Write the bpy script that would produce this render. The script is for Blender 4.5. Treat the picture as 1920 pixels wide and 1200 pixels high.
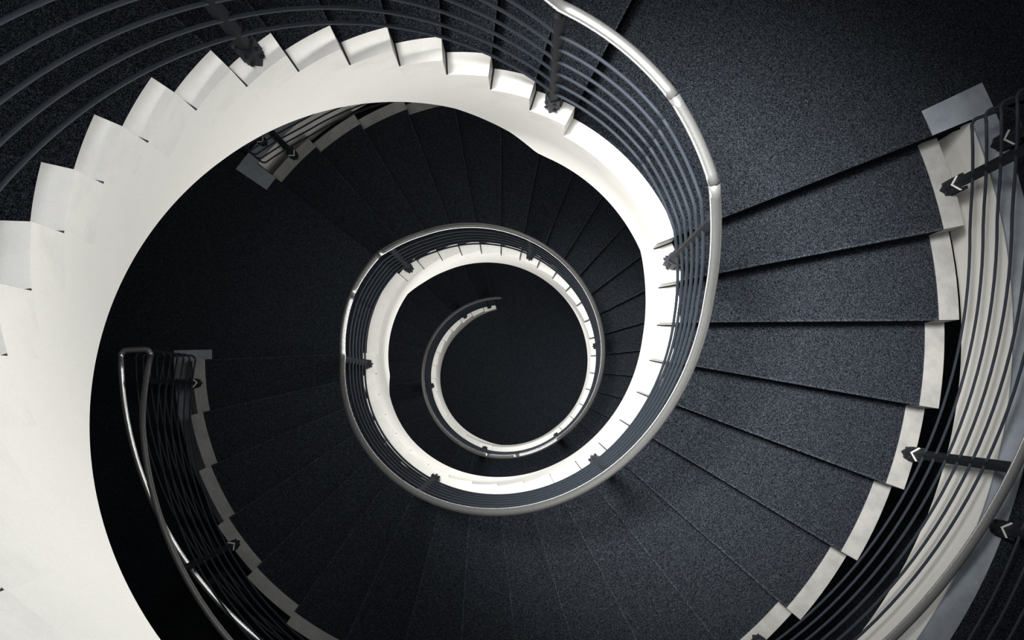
import bpy, bmesh, math, random
from mathutils import Vector, Matrix

for o in list(bpy.data.objects):
    bpy.data.objects.remove(o)
S = bpy.context.scene
COL = S.collection
R_ = math.radians

# ------------------------------------------------------------------ camera
CAM = Vector((0.2464, -0.3325, 4.2438))
cd = bpy.data.cameras.new('camera')
cam = bpy.data.objects.new('camera', cd)
COL.objects.link(cam)
cd.sensor_width = 36.0
cd.lens = 2081.47 / 1920.0 * 36.0
cd.clip_start = 0.02
cam.matrix_world = Matrix.Translation(CAM) @ (Matrix.Rotation(0.01616, 4, 'Y') @ Matrix.Rotation(0.07238, 4, 'X'))
S.camera = cam

# ------------------------------------------------------------------ view, world, lights
S.view_settings.view_transform = 'Standard'
S.view_settings.look = 'None'
S.view_settings.gamma = 1.0
S.view_settings.use_curve_mapping = False
S.view_settings.exposure = 0.0

W = bpy.data.worlds.new('world')
S.world = W
W.use_nodes = True
bg = W.node_tree.nodes['Background']
bg.inputs['Color'].default_value = (0.55, 0.68, 1.0, 1)
bg.inputs['Strength'].default_value = 0.004


def lamp(name, kind, loc, energy, target=None, color=(1, 1, 1), size=0.1, **kw):
    d = bpy.data.lights.new(name, kind)
    d.energy = energy
    d.color = color
    if kind == 'AREA':
        d.shape = 'DISK'
        d.size = size
    else:
        d.shadow_soft_size = size
    for k, v in kw.items():
        setattr(d, k, v)
    o = bpy.data.objects.new(name, d)
    o.location = loc
    if target:
        o.rotation_euler = (Vector(target) - Vector(loc)).to_track_quat('-Z', 'Y').to_euler()
    COL.objects.link(o)
    return o


# the ceiling spotlight over the well, slightly to the upper left of the frame
lamp('ceiling_spotlight', 'SPOT', (-0.50, 0.55, 5.0), 5000, target=(0.76, -0.03, 0), color=(1.0, 0.98, 0.94), size=0.40,
     spot_size=R_(29.5), spot_blend=1.0)
# soft fill disc added above the well to lift the curb tops
lamp('curb_fill_light', 'AREA', (-0.1, 0.05, 4.95), 42, target=(-0.1, 0.05, 0), color=(0.95, 0.97, 1.0), size=0.9)
# unseen fill lights added down the well axis to brighten the white string
for z, e in ((3.9, 15), (2.3, 18), (0.7, 15), (-1.0, 9), (-2.7, 9), (-4.4, 9), (-6.2, 9), (-7.9, 6)):
    lamp('well_fill', 'POINT', (0.0, 0.0, z), e, color=(1, 0.985, 0.95), size=0.22)
for z, e in ((-0.2, 9), (-1.9, 11), (-3.5, 11), (-5.3, 10), (-7.0, 8)):
    lamp('well_fill', 'AREA', (0.0, 0.0, z), e, target=(0.0, 0.0, z - 1), color=(1, 0.985, 0.95), size=0.55)

# ------------------------------------------------------------------ materials


def mat(name):
    m = bpy.data.materials.new(name)
    m.use_nodes = True
    nt = m.node_tree
    b = nt.nodes['Principled BSDF']
    return m, nt, b


def noise(nt, scale, detail=3.0, rough=0.6):
    tc = nt.nodes.new('ShaderNodeTexCoord')
    n = nt.nodes.new('ShaderNodeTexNoise')
    n.inputs['Scale'].default_value = scale
    n.inputs['Detail'].default_value = detail
    n.inputs['Roughness'].default_value = rough
    mp = nt.nodes.new('ShaderNodeMapping')
    mp.inputs['Rotation'].default_value = (0.63, 0.41, 0.87)   # keep flat treads off the noise lattice planes
    mp.inputs['Location'].default_value = (3.17, 7.71, 1.39)
    nt.links.new(tc.outputs['Object'], mp.inputs['Vector'])
    nt.links.new(mp.outputs['Vector'], n.inputs['Vector'])
    return n


def ramp(nt, src, stops):
    r = nt.nodes.new('ShaderNodeValToRGB')
    e = r.color_ramp.elements
    e[0].position, e[0].color = stops[0][0], (*stops[0][1], 1)
    e[1].position, e[1].color = stops[-1][0], (*stops[-1][1], 1)
    for p, c in stops[1:-1]:
        k = e.new(p)
        k.color = (*c, 1)
    nt.links.new(src, r.inputs['Fac'])
    return r


def make_carpet(name='dark_carpet', g=1.0):
    m, nt, b = mat(name)
    n = noise(nt, 300.0, 1.0, 0.5)
    nc = noise(nt, 95.0, 2.0, 0.6)
    mx = nt.nodes.new('ShaderNodeMix')
    mx.data_type = 'FLOAT'
    mx.inputs[0].default_value = 0.22
    nt.links.new(n.outputs['Fac'], mx.inputs[2])
    nt.links.new(nc.outputs['Fac'], mx.inputs[3])
    cols = [(0.34, (0.0012, 0.0015, 0.0021)), (0.50, (0.0125, 0.0153, 0.0200)), (0.67, (0.052, 0.059, 0.070))]
    r = ramp(nt, mx.outputs[0], [(p, tuple(x * g for x in c)) for p, c in cols])
    nt.links.new(r.outputs['Color'], b.inputs['Base Color'])
    b.inputs['Roughness'].default_value = 1.0
    b.inputs['Specular IOR Level'].default_value = 0.0
    bp = nt.nodes.new('ShaderNodeBump')
    bp.inputs['Strength'].default_value = 0.12
    bp.inputs['Distance'].default_value = 0.003
    nt.links.new(n.outputs['Fac'], bp.inputs['Height'])
    nt.links.new(bp.outputs['Normal'], b.inputs['Normal'])
    return m


def make_paint(name, c, dirt, lo=0.35, hi=0.62, scale=5.0, rough=0.55):
    m, nt, b = mat(name)
    n = noise(nt, scale, 6.0, 0.62)
    r = ramp(nt, n.outputs['Fac'], [(lo, dirt), (hi, c)])
    n2 = noise(nt, 320.0, 2.0, 0.6)
    mx = nt.nodes.new('ShaderNodeMix')
    mx.data_type = 'RGBA'
    mx.blend_type = 'MULTIPLY'
    mx.inputs[0].default_value = 1.0
    r2 = ramp(nt, n2.outputs['Fac'], [(0.3, (0.93, 0.93, 0.93)), (0.6, (1, 1, 1))])
    nt.links.new(r.outputs['Color'], mx.inputs[6])
    nt.links.new(r2.outputs['Color'], mx.inputs[7])
    nt.links.new(mx.outputs[2], b.inputs['Base Color'])
    b.inputs['Roughness'].default_value = rough
    b.inputs['Specular IOR Level'].default_value = 0.25
    return m


def make_metal(name, c, metallic, rough, scale=60):
    m, nt, b = mat(name)
    n = noise(nt, scale, 3.0, 0.6)
    r = ramp(nt, n.outputs['Fac'], [(0.3, tuple(x * 0.94 for x in c)), (0.7, tuple(min(1, x * 1.04) for x in c))])
    nt.links.new(r.outputs['Color'], b.inputs['Base Color'])
    b.inputs['Metallic'].default_value = metallic
    if metallic < 0.1:
        b.inputs['Specular IOR Level'].default_value = 0.18
    b.inputs['Roughness'].default_value = rough
    return m


CARPET = make_carpet()
NOSE = make_carpet('lit_carpet_edge', 1.5)  # carpet lightened to paint in the light caught along tread edges
JOINT = make_paint('dark_joint_filler', (0.05, 0.052, 0.055), (0.035, 0.037, 0.04))
WHITE = make_paint('white_plaster', (0.87, 0.86, 0.825), (0.835, 0.825, 0.79), 0.3, 0.7, 3.0)
KERB = make_paint('worn_grey_paint', (0.315, 0.312, 0.300), (0.235, 0.236, 0.232), 0.36, 0.62, 11.0)
KERB2 = make_paint('shaded_worn_paint', (0.27, 0.30, 0.34), (0.20, 0.225, 0.26), 0.36, 0.62, 11.0)  # worn kerb paint, darkened and blued to put the shade into its colour
CURB = make_paint('white_curb_paint', (0.86, 0.85, 0.815), (0.78, 0.77, 0.74), 0.30, 0.55, 9.0)
BAR = make_metal('dark_painted_steel', (0.024, 0.030, 0.040), 0.0, 0.6)
RAIL = make_metal('brushed_steel', (0.60, 0.61, 0.61), 0.86, 0.27, 90)
POSTM = make_metal('post_steel', (0.010, 0.013, 0.018), 0.0, 0.65)
BRIGHT = make_metal('bare_steel_edge', (0.75, 0.75, 0.73), 0.3, 0.4)

# ------------------------------------------------------------------ dimensions
H = 0.165
RI, RC = 0.7857, 0.865            # inner face of the stair, outer edge of the inner curb
RT, RO = 1.925, 2.007             # outer curb
RS, RSC = 2.090, 2.185            # floor opening, outer edge of its curb
TA, TB, TC, TD = 61.26, 20.16, 140.76 - 360, 261.34 - 720
DA, DB, DC, DD = 10.55, 10.477, 10.483, 10.642
HL = 1.11                         # handrail over a landing
SK = math.degrees(0.0121) / (RT - RI)
BARS = [0.24 + 0.125 * i for i in range(6)]
RIN, ROUT, RSL = 0.822, 1.966, 2.140

# flights: top riser angle, top level, step angle, riser count
FL = {
    'A': (TA + 19 * DA, 20 * H, DA, 20),
    'B': (TB, 0.0, DB, 20),
    'C': (TC, -20 * H, DC, 20),
    'D': (TD, -40 * H, DD, 16),
}
ZF = -56 * H


def P(r, a, z, skew=True):
    if skew:
        a = a + SK * (r - RI)
    t = R_(a)
    return Vector((r * math.cos(t), r * math.sin(t), z))


def interp(tab, a):
    # tab sorted by descending angle
    if a >= tab[0][0]:
        return tab[0][1]
    for (a0, z0), (a1, z1) in zip(tab[:-1], tab[1:]):
        if a >= a1:
            if a0 == a1:
                return z1
            return z1 + (z0 - z1) * (a - a1) / (a0 - a1)
    return tab[-1][1]


def nos(a):
    return interp(NOS, a)


NOS = []
for f in 'ABCD':
    tt, zt, d, n = FL[f]
    NOS.append((tt, zt))
    NOS.append((tt - (n - 1) * d, zt - (n - 1) * H))
    NOS.append((tt - (n - 1) * d - 0.001, zt - n * H))

# underside of the whole spiral
BOT = [(TA + 19 * DA + 45, 20 * H - 0.52), (TA + 19 * DA + 3, 20 * H - 0.52), (TA + 18.3 * DA, nos(TA + 18.3 * DA) - 0.56), (150, nos(150) - 0.605),
       (93, nos(93) - 0.60), (77.5, -0.26), (69.5, -0.49), (66, -0.505), (23, -0.505), (11.5, -0.77), (-2, -1.06), (-25, nos(-25) - 0.69),
       (-84, nos(-84) - 0.69), (-107, nos(-107) - 0.655), (-133, nos(-133) - 0.62), (-158, -3.47), (-169, -3.82), (-214.5, -3.83),
       (-225.5, -4.09), (-239, -4.33), (-280, -4.90), (-330, -5.70), (-378, nos(-378) - 0.68), (-398, -6.86), (-410, -7.12), (-454, -7.13),
       (-468, -7.50), (-520, nos(-520) - 0.70), (-560, nos(-560) - 0.70), (-584, nos(-584) - 0.70), (-640, ZF - 0.2)]

# ------------------------------------------------------------------ mesh helpers


def link(name, bm, m, parent=None, smooth=False, kind=None, sub=False):
    bmesh.ops.recalc_face_normals(bm, faces=bm.faces)
    me = bpy.data.meshes.new(name)
    bm.to_mesh(me)
    bm.free()
    me.materials.append(m)
    if smooth:
        for p in me.polygons:
            p.use_smooth = True
    o = bpy.data.objects.new(name, me)
    COL.objects.link(o)
    if parent:
        o.parent = parent
        if not sub:
            o.location = -Vector(parent.location)
    if kind:
        o['kind'] = kind
    return o


def thing(name, loc, label, cat, group=None):
    o = bpy.data.objects.new(name, None)
    o.empty_display_size = 0.1
    COL.objects.link(o)
    o.location = loc
    o['label'] = label
    o['category'] = cat
    if group:
        o['group'] = group
    return o


def sector(bm, r0, r1, a0, a1, ztop, zbot, step=1.6, skew=True):
    """solid ring segment; ztop and zbot are numbers or functions of the angle"""
    n = max(1, int(math.ceil(abs(a1 - a0) / step)))
    ft = ztop if callable(ztop) else (lambda a: ztop)
    fb = zbot if callable(zbot) else (lambda a: zbot)
    rows = []
    for i in range(n + 1):
        a = a0 + (a1 - a0) * i / n
        t, b = ft(a), fb(a)
        if t - b < 0.001:
            b = t - 0.001
        rows.append([bm.verts.new(P(r0, a, t, skew)), bm.verts.new(P(r1, a, t, skew)),
                     bm.verts.new(P(r1, a, b, skew)), bm.verts.new(P(r0, a, b, skew))])
    for u, v in zip(rows[:-1], rows[1:]):
        for k in range(4):
            bm.faces.new((u[k], u[(k + 1) % 4], v[(k + 1) % 4], v[k]))
    bm.faces.new(rows[0])
    bm.faces.new(rows[-1][::-1])


def tube(bm, pts, r, seg=10, caps=True):
    pts = [Vector(p) for p in pts]
    rings = []
    up = Vector((0, 0, 1))
    for i, p in enumerate(pts):
        if i == 0:
            t = pts[1] - p
        elif i == len(pts) - 1:
            t = p - pts[i - 1]
        else:
            t = (pts[i + 1] - p).normalized() + (p - pts[i - 1]).normalized()
        t.normalize()
        ref = up if abs(t.z) < 0.95 else Vector((1, 0, 0))
        x = t.cross(ref).normalized()
        y = x.cross(t).normalized()
        rings.append([bm.verts.new(p + r * (math.cos(2 * math.pi * k / seg) * x + math.sin(2 * math.pi * k / seg) * y)) for k in range(seg)])
    for u, v in zip(rings[:-1], rings[1:]):
        for k in range(seg):
            bm.faces.new((u[k], u[(k + 1) % seg], v[(k + 1) % seg], v[k]))
    if caps:
        bm.faces.new(rings[0][::-1])
        bm.faces.new(rings[-1])


def box(bm, x0, x1, y0, y1, z0, z1, M=None):
    vs = [bm.verts.new((x, y, z)) for x in (x0, x1) for y in (y0, y1) for z in (z0, z1)]
    for f in ((0, 1, 3, 2), (4, 6, 7, 5), (0, 4, 5, 1), (2, 3, 7, 6), (0, 2, 6, 4), (1, 5, 7, 3)):
        bm.faces.new([vs[i] for i in f])
    if M:
        for v in vs:
            v.co = M @ v.co


def prism(bm, poly, z0, z1):
    a = [bm.verts.new((x, y, z0)) for x, y in poly]
    b = [bm.verts.new((x, y, z1)) for x, y in poly]
    n = len(poly)
    for i in range(n):
        bm.faces.new((a[i], a[(i + 1) % n], b[(i + 1) % n], b[i]))
    bm.faces.new(a[::-1])
    bm.faces.new(b)


# ------------------------------------------------------------------ stair flights
FLAB = {
    'A': 'topmost flight with dark carpeted steps and big white stepped curb, upper left',
    'B': 'broad flight of dark carpeted steps sweeping from the right edge round below the white ring',
    'C': 'unlit middle flight of dark steps fanning out around the second white ring',
    'D': 'lowest flight of dark steps with the smallest white spiral curb ending on the bottom floor',
}


def build_flight(f):
    tt, zt, d, n = FL[f]
    tb = tt - (n - 1) * d
    root = thing('stair_flight', P((RI + RO) / 2, tb, zt - n * H, False), FLAB[f], 'stairs', 'flights of the spiral staircase')
    bm = bmesh.new()
    for k in range(n - 1):
        lv = zt - (k + 1) * H
        hi, lo = tt - k * d, tt - (k + 1) * d
        sector(bm, RI, RO, lo, hi, lv - H, lambda a: min(interp(BOT, a), lv - H - 0.002) if f != 'D' else max(ZF, min(interp(BOT, a), lv - H - 0.002)))
    link('string', bm, WHITE, root)
    for k in range(n - 1):
        lv = zt - (k + 1) * H
        hi, lo = tt - k * d, tt - (k + 1) * d
        bm = bmesh.new()
        sector(bm, RC, RT, lo, hi + 0.25, lv, lv - H)
        st = link('step', bm, CARPET, root)
        bm = bmesh.new()
        sector(bm, RI, RC, lo, hi + 0.25, lv + 0.004, lv - H)
        bv(bm, 0.003)
        link('inner_curb', bm, CURB, st, sub=True)
        bm = bmesh.new()
        sector(bm, RT, RO, lo, hi + 0.25, lv + 0.004, lv - H)
        bv(bm, 0.003)
        link('outer_curb', bm, KERB, st, sub=True)
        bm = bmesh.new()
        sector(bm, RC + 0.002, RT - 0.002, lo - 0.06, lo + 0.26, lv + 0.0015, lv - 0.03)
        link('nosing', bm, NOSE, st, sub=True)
        bm = bmesh.new()
        sector(bm, RI + 0.001, RC, hi - 0.42, hi - 0.002, lv + 0.006, lv)
        link('joint', bm, JOINT, st, sub=True)
    return root


def bv(bm, w):
    es = [e for e in bm.edges if len(e.link_faces) == 2 and e.calc_face_angle(0) > 1.0]
    bmesh.ops.bevel(bm, geom=es, offset=w, segments=1, affect='EDGES', clamp_overlap=True)


for f in 'ABCD':
    build_flight(f)

# ------------------------------------------------------------------ landings, floors, floor opening trims
# a0 = side of the ascending flight, a1 = side of the descending flight (unwrapped)
LANDS = [
    ('1', TA, TB, 0.0, 'bright white curbed landing at the upper right, where the two nearest flights meet'),
    ('2', TB - 19 * DB, TC, -20 * H, 'second landing down, black carpet left of the middle white ring'),
    ('3', TC - 19 * DC, TD, -40 * H, 'third landing down, short white curb at the foot of the small spiral'),
]
TW0, TW1 = 2.2, 3.1               # width in degrees of the radial kerbs at either end


def build_landing(nm, a0, a1, z, label):
    root = thing('stair_landing', P(1.4, (a0 + a1) / 2, z - 0.5, False), label, 'landing', 'landings of the spiral staircase')
    bm = bmesh.new()
    sector(bm, RI, RO, a1, a0, z - 0.165, lambda a: min(interp(BOT, a), z - 0.2))
    link('string', bm, WHITE, root)
    bm = bmesh.new()
    sector(bm, RC, RT, a1, a0 + 0.25, z, z - 0.165)
    link('carpet', bm, CARPET, root)
    bm = bmesh.new()
    sector(bm, RI, RC, a1, a0 + 0.25, z + 0.004, z - 0.165)
    bv(bm, 0.003)
    link('inner_curb', bm, CURB, root)
    return root


def build_floor(nm, a0, a1, z):
    # big carpeted plate with a round opening; between the landing edges it reaches in to the landing
    bm = bmesh.new()
    L = 4.6
    A = [a1 + i * (360.0 / 180) for i in range(181)]
    inner, outer = [], []
    lo, hi = a1, a0                       # landing sector
    angs = sorted(set([round(x, 4) for x in A] + [lo, lo + 0.0001, hi - 0.0001, hi, lo + 360]))
    top, bot = [], []
    for a in angs:
        b = lo + ((a - lo) % 360) if a < lo + 360 else a
        land = lo + 0.00005 < b < hi - 0.00005
        r = RT + 0.0005 if land else RSC
        sk = SK * (r - RI)
        t = R_(a + sk)
        t2 = R_(a)
        s = L / max(abs(math.cos(t2)), abs(math.sin(t2)))
        top.append((bm.verts.new((r * math.cos(t), r * math.sin(t), z)), bm.verts.new((s * math.cos(t2), s * math.sin(t2), z))))
        bot.append((bm.verts.new((r * math.cos(t), r * math.sin(t), z - 0.12)), bm.verts.new((s * math.cos(t2), s * math.sin(t2), z - 0.12))))
    for (p, q), (p2, q2), (u, v), (u2, v2) in zip(top[:-1], top[1:], bot[:-1], bot[1:]):
        bm.faces.new((p, p2, q2, q))
        bm.faces.new((u, v, v2, u2))
        bm.faces.new((p, u, u2, p2))
        bm.faces.new((q, q2, v2, v))
    return link('floor', bm, CARPET, kind='structure')


def build_trim(nm, a0, a1, z):
    # white face of the floor opening with its kerb and the two radial kerbs beside the landing
    bm = bmesh.new()
    sector(bm, RS, RSC, a0, a1 + 360, z - 0.012, z - 0.52, 2.0)
    o = link('trim_%s' % nm, bm, WHITE, kind='structure')
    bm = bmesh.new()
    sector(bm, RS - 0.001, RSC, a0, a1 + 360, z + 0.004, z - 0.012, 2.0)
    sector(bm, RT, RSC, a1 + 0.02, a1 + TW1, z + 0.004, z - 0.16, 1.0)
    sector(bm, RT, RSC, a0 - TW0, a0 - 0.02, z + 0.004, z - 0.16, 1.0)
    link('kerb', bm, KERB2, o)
    bm = bmesh.new()
    sector(bm, RSC + 0.001, 4.5, a0 + 0.02, a1 + 360 - 0.02, z - 0.125, z - 0.52, 4.0)
    link('ceiling', bm, WHITE, kind='structure')


for nm, a0, a1, z, lab in LANDS:
    build_landing(nm, a0, a1, z, lab)
    build_floor(nm, a0, a1, z)
    build_trim(nm, a0, a1, z)

# upper storey landing (where the photographer stands)
root = thing('stair_landing', P(1.4, TA + 19 * DA + 20, 20 * H - 0.5, False), 'uppermost landing beside the viewer, just below the lower edge of the view', 'landing', 'landings of the spiral staircase')
bm = bmesh.new()
sector(bm, RI, RO, TA + 19 * DA, TA + 19 * DA + 41, 20 * H - 0.165, 20 * H - 0.52)
link('string', bm, WHITE, root)
bm = bmesh.new()
sector(bm, RC, RO, TA + 19 * DA, TA + 19 * DA + 41, 20 * H, 20 * H - 0.165)
link('carpet', bm, CARPET, root)
bm = bmesh.new()
sector(bm, RI, RC, TA + 19 * DA, TA + 19 * DA + 41, 20 * H + 0.004, 20 * H - 0.165)
link('inner_curb', bm, CURB, root)

# bottom floor
bm = bmesh.new()
box(bm, -4.6, 4.6, -4.6, 4.6, ZF - 0.15, ZF)
link('floor', bm, CARPET, kind='structure')

# outer shell of the stair hall
HALL = make_paint('grey_hall_plaster', (0.30, 0.30, 0.30), (0.25, 0.25, 0.26), 0.3, 0.7, 2.0, 0.9)
for nm, x0, x1, y0, y1 in (('left', -4.75, -4.6, -4.75, 4.75), ('right', 4.6, 4.75, -4.75, 4.75),
                           ('back', -4.6, 4.6, 4.6, 4.75), ('front', -4.6, 4.6, -4.75, -4.6)):
    bm = bmesh.new()
    box(bm, x0, x1, y0, y1, ZF - 0.15, 6.9)
    link('wall_' + nm, bm, HALL, kind='structure')
bm = bmesh.new()
box(bm, -4.6, 4.6, -4.6, 4.6, 6.75, 6.9)
link('ceiling', bm, HALL, kind='structure')

# ------------------------------------------------------------------ railings


def railz(a, h):
    """height of a rail whose landing height is h"""
    return interp(RZ, a) + h


RZ = [(TA + 19 * DA + 45, 20 * H), (TA + 19 * DA, 20 * H), (TA + 19 * DA - 3, nos(TA + 19 * DA - 3) - 0.10)]
for lo, hi, z, dlo, dhi in ((TB, TA, 0.0, DB, DA), (TC, TB - 19 * DB, -20 * H, DC, DB), (TD, TC - 19 * DC, -40 * H, DD, DC)):
    RZ += [(hi + 5, z + 0.165 + 5 / dhi * H - 0.10), (lo + 18, z + 0.10), (lo, z), (lo - 20, z - 20 / dlo * H - 0.10)]
RZ.append((TD - 15 * DD, -55 * H - 0.10))
RZ.append((TD - 16 * DD, -56 * H - 0.10))


def arc(r, a0, a1, h, step=2.0, zf=railz):
    ks = [a0, a1] + [x[0] for x in RZ if min(a0, a1) < x[0] < max(a0, a1)]
    n = int(abs(a1 - a0) / step) + 1
    for i in range(1, n):
        a = a0 + (a1 - a0) * i / n
        if min(abs(a - k) for k in ks) > 0.8:
            ks.append(a)
    ks.sort(reverse=a0 > a1)
    return [P(r, a, zf(a, h), False) for a in ks]


# one post: angle-iron upright with its apex towards the well, base sleeve, bolts, cap, neck to the handrail
def lprofile(w, t, off=0.0):
    # V pointing to +x, opening towards -x
    s = w / 2
    return [(s * 0.62 + off, 0), (-s * 0.38 + off, s), (-s * 0.38 + off - t * 1.3, s - t * 0.3), (s * 0.62 + off - t * 1.5, 0),
            (-s * 0.38 + off - t * 1.3, -s + t * 0.3), (-s * 0.38 + off, -s)]


def post_meshes(height):
    bm = bmesh.new()
    prism(bm, lprofile(0.040, 0.008), 0.0, height)
    prism(bm, [(-0.004, 0.012), (-0.022, 0.012), (-0.022, -0.012), (-0.004, -0.012)], 0.0, height)
    bmesh.ops.create_cone(bm, cap_ends=True, segments=14, radius1=0.017, radius2=0.012, depth=0.03,
                          matrix=Matrix.Translation((0, 0, height + 0.012)))
    tube(bm, [(0, 0, height + 0.02), (0, 0, height + 0.07)], 0.007, 8)
    bmesh.ops.recalc_face_normals(bm, faces=bm.faces)
    a = bpy.data.meshes.new('post')
    bm.to_mesh(a)
    bm.free()
    a.materials.append(POSTM)
    bm = bmesh.new()
    prism(bm, lprofile(0.058, 0.011, 0.004), 0.001, 0.12)
    for s in (-1, 1):
        box(bm, -0.028, -0.018, s * 0.026 - 0.006, s * 0.026 + 0.006, 0.001, 0.15)
    for s in (-1, 1):
        for z in (0.03, 0.095):
            M = Matrix.Translation((0.010, s * 0.018, z)) @ Matrix.Rotation(s * R_(47), 4, 'Z') @ Matrix.Rotation(R_(90), 4, 'Y')
            bmesh.ops.create_cone(bm, cap_ends=True, segments=8, radius1=0.006, radius2=0.005, depth=0.012, matrix=M)
    bmesh.ops.recalc_face_normals(bm, faces=bm.faces)
    b = bpy.data.meshes.new('base_sleeve')
    bm.to_mesh(b)
    bm.free()
    b.materials.append(POSTM)
    bm = bmesh.new()
    prism(bm, lprofile(0.060, 0.006, 0.004), 0.1202, 0.124)
    bmesh.ops.recalc_face_normals(bm, faces=bm.faces)
    c = bpy.data.meshes.new('sleeve_edge')
    bm.to_mesh(c)
    bm.free()
    c.materials.append(BRIGHT)
    return a, b, c


POSTS = {}


def add_post(root, r, a, z, height, edge=True):
    key = round(height, 2)
    if key not in POSTS:
        POSTS[key] = post_meshes(key)
    pm, sm, em = POSTS[key]
    o = bpy.data.objects.new('post', pm)
    COL.objects.link(o)
    o.parent = root
    o.location = P(r, a, z + 0.004, False) - root.location
    o.rotation_euler = (0, 0, R_(a + 180))
    for nme, me in (('base_sleeve', sm), ('sleeve_edge', em)):
        if nme == 'sleeve_edge' and not edge:
            continue
        s = bpy.data.objects.new(nme, me)
        COL.objects.link(s)
        s.parent = o
        if nme == 'sleeve_edge':
            s['label'] = 'bright bare steel edge of the sleeve'
    return o


def level_at(a):
    for f in 'ABCD':
        tt, zt, d, n = FL[f]
        if tt - (n - 1) * d <= a <= tt:
            k = int((tt - a) / d)
            return zt - (k + 1) * H
    for nm, a0, a1, z, lab in LANDS:
        if a1 <= a <= a0:
            return z
    return None


def railing(label, group, r, hr_segs, bar_from, bar_to, posts, base, name='stair_railing', cat='railing', zf=railz, extra=None):
    root = thing(name, base, label, cat, group)
    for a0, a1 in hr_segs:
        bm = bmesh.new()
        tube(bm, arc(r, a0, a1, HL, zf=zf), 0.0175, 14)
        link('handrail', bm, RAIL, root, smooth=True)
    for h in BARS:
        bm = bmesh.new()
        pts = arc(r, bar_from, bar_to, h, zf=zf)
        tube(bm, pts, 0.0062, 8)
        link('rail_bar', bm, BAR, root, smooth=True)
    for a, z in posts:
        top = zf(a, HL) - z - 0.075
        add_post(root, r, a, z, top, edge=r > 1.0)
    return root


GI = 'inner railings around the well'
# inner railing, one per storey
mids = lambda f, ks: [(FL[f][0] - (k + 0.5) * FL[f][2], FL[f][1] - (k + 1) * H) for k in ks]
railing('near railing of long dark bars over the big white curb, top left', GI, RIN,
        [(TA + 19 * DA + 30, TB + 18)], TA + 19 * DA + 30, TB + 18, mids('A', (6, 12, 18)), P(RIN, TA, H, False))
railing('widest full ring of railing, its pale steel handrail starting at the near landing', GI, RIN,
        [(TB + 18, TB), (TB, TC + 20)], TB + 18, TC + 20, mids('B', (0, 6, 12, 18)), P(RIN, TB, 0, False))
railing('middle ring of railing with thin bars just inside the dark fan of treads', GI, RIN,
        [(TC + 20, TC), (TC, TD + 18)], TC + 20, TD + 18, mids('C', (0, 6, 12, 18)), P(RIN, TC, -20 * H, False))
railing('smallest innermost railing curling to its free end on the bottom floor', GI, RIN,
        [(TD + 18, TD), (TD, TD - 15.6 * DD)], TD + 18, TD - 15.1 * DD, mids('D', (0, 6, 12, 14)), P(RIN, TD, -40 * H, False))

# outer railings and guards round the floor openings, joined by rounded returns


def ureturn(root, name, m, rad, aE, z, h, sgn, seg=8):
    """rounded return at angle aE joining the stair railing (ROUT) to the opening guard (RSL)"""
    c = 0.035
    dirn = Vector((-math.sin(R_(aE)), math.cos(R_(aE)), 0)) * sgn
    rad_v = Vector((math.cos(R_(aE)), math.sin(R_(aE)), 0))
    base = Vector((0, 0, z + h))
    pts = [base + rad_v * ROUT - dirn * 0.003]
    for i in range(7):
        t = R_(180 - i * 15)
        pts.append(base + rad_v * (ROUT + c + c * math.cos(t)) + dirn * (c * math.sin(t)))
    for i in range(7):
        t = R_(90 - i * 15)
        pts.append(base + rad_v * (RSL - c + c * math.cos(t)) + dirn * (c * math.sin(t)))
    pts.append(base + rad_v * RSL - dirn * 0.003)
    bm = bmesh.new()
    tube(bm, pts, rad, seg)
    return link(name, bm, m, root, smooth=True)


def outer_rail(f, zhi, zlo, label, posts):
    tt, zt, d, n = FL[f]
    tb = tt - (n - 1) * d
    e0, e1 = tt - 0.9, tb + 0.9
    r = railing(label, 'outer railings of the flights', ROUT, [(e0, e1)], e0, e1, posts, P(ROUT, tb, zlo, False), zf=outz(f))
    for h in BARS:
        ureturn(r, 'rail_bar', BAR, 0.0062, e0, zt, h, +1)
        ureturn(r, 'rail_bar', BAR, 0.0062, e1, zt - n * H, h, -1)
    ureturn(r, 'handrail', RAIL, 0.0175, e0, zt, HL, +1, 14)
    ureturn(r, 'handrail', RAIL, 0.0175, e1, zt - n * H, HL, -1, 14)
    return r


def outz(f):
    tt, zt, d, n = FL[f]
    tb = tt - (n - 1) * d
    tab = [(tt - 0.9, zt), (tt - 10, zt - 10 / d * H - 0.09), (tb + 12, zt - (n - 1) * H + 12 / d * H - 0.10), (tb + 0.9, zt - n * H)]
    return lambda a, h: interp(tab, a) + h


outer_rail('B', 0, -20 * H, 'outer railing of dark bars along the right edge, outside the broad lit flight', mids('B', (0, 3, 6, 9, 12, 15, 18)))
outer_rail('C', -20 * H, -40 * H, 'dark outer railing glimpsed at upper left below the big white curb', mids('C', (0, 3, 6, 9, 12, 15, 18)))


def guard(a0, a1, z, label, start):
    flat = lambda a, h: z + h
    root = thing('floor_guard_railing', P(RSL, a1, z, False), label, 'railing', 'guards around the floor openings')
    lo, hi = a0 - 360 + 0.9, a1 - 0.9         # clockwise round the opening
    bm = bmesh.new()
    tube(bm, arc(RSL, hi, lo, HL, zf=flat), 0.0175, 14)
    link('handrail', bm, RAIL, root, smooth=True)
    for h in BARS:
        bm = bmesh.new()
        tube(bm, arc(RSL, hi, lo, h, zf=flat), 0.0062, 8)
        link('rail_bar', bm, BAR, root, smooth=True)
    a = start
    while a > lo:
        add_post(root, RSL - 0.003, a, z, HL - 0.075)
        a -= 39.6
    return root


guard(TA, TB, 0.0, 'guard railing beyond the grey floor kerb at the lower right corner', 17.6)
guard(TB - 19 * DB, TC, -20 * H, 'guard railing of the floor below, tall dim bars and steel loop at lower left', TC - 3.0)
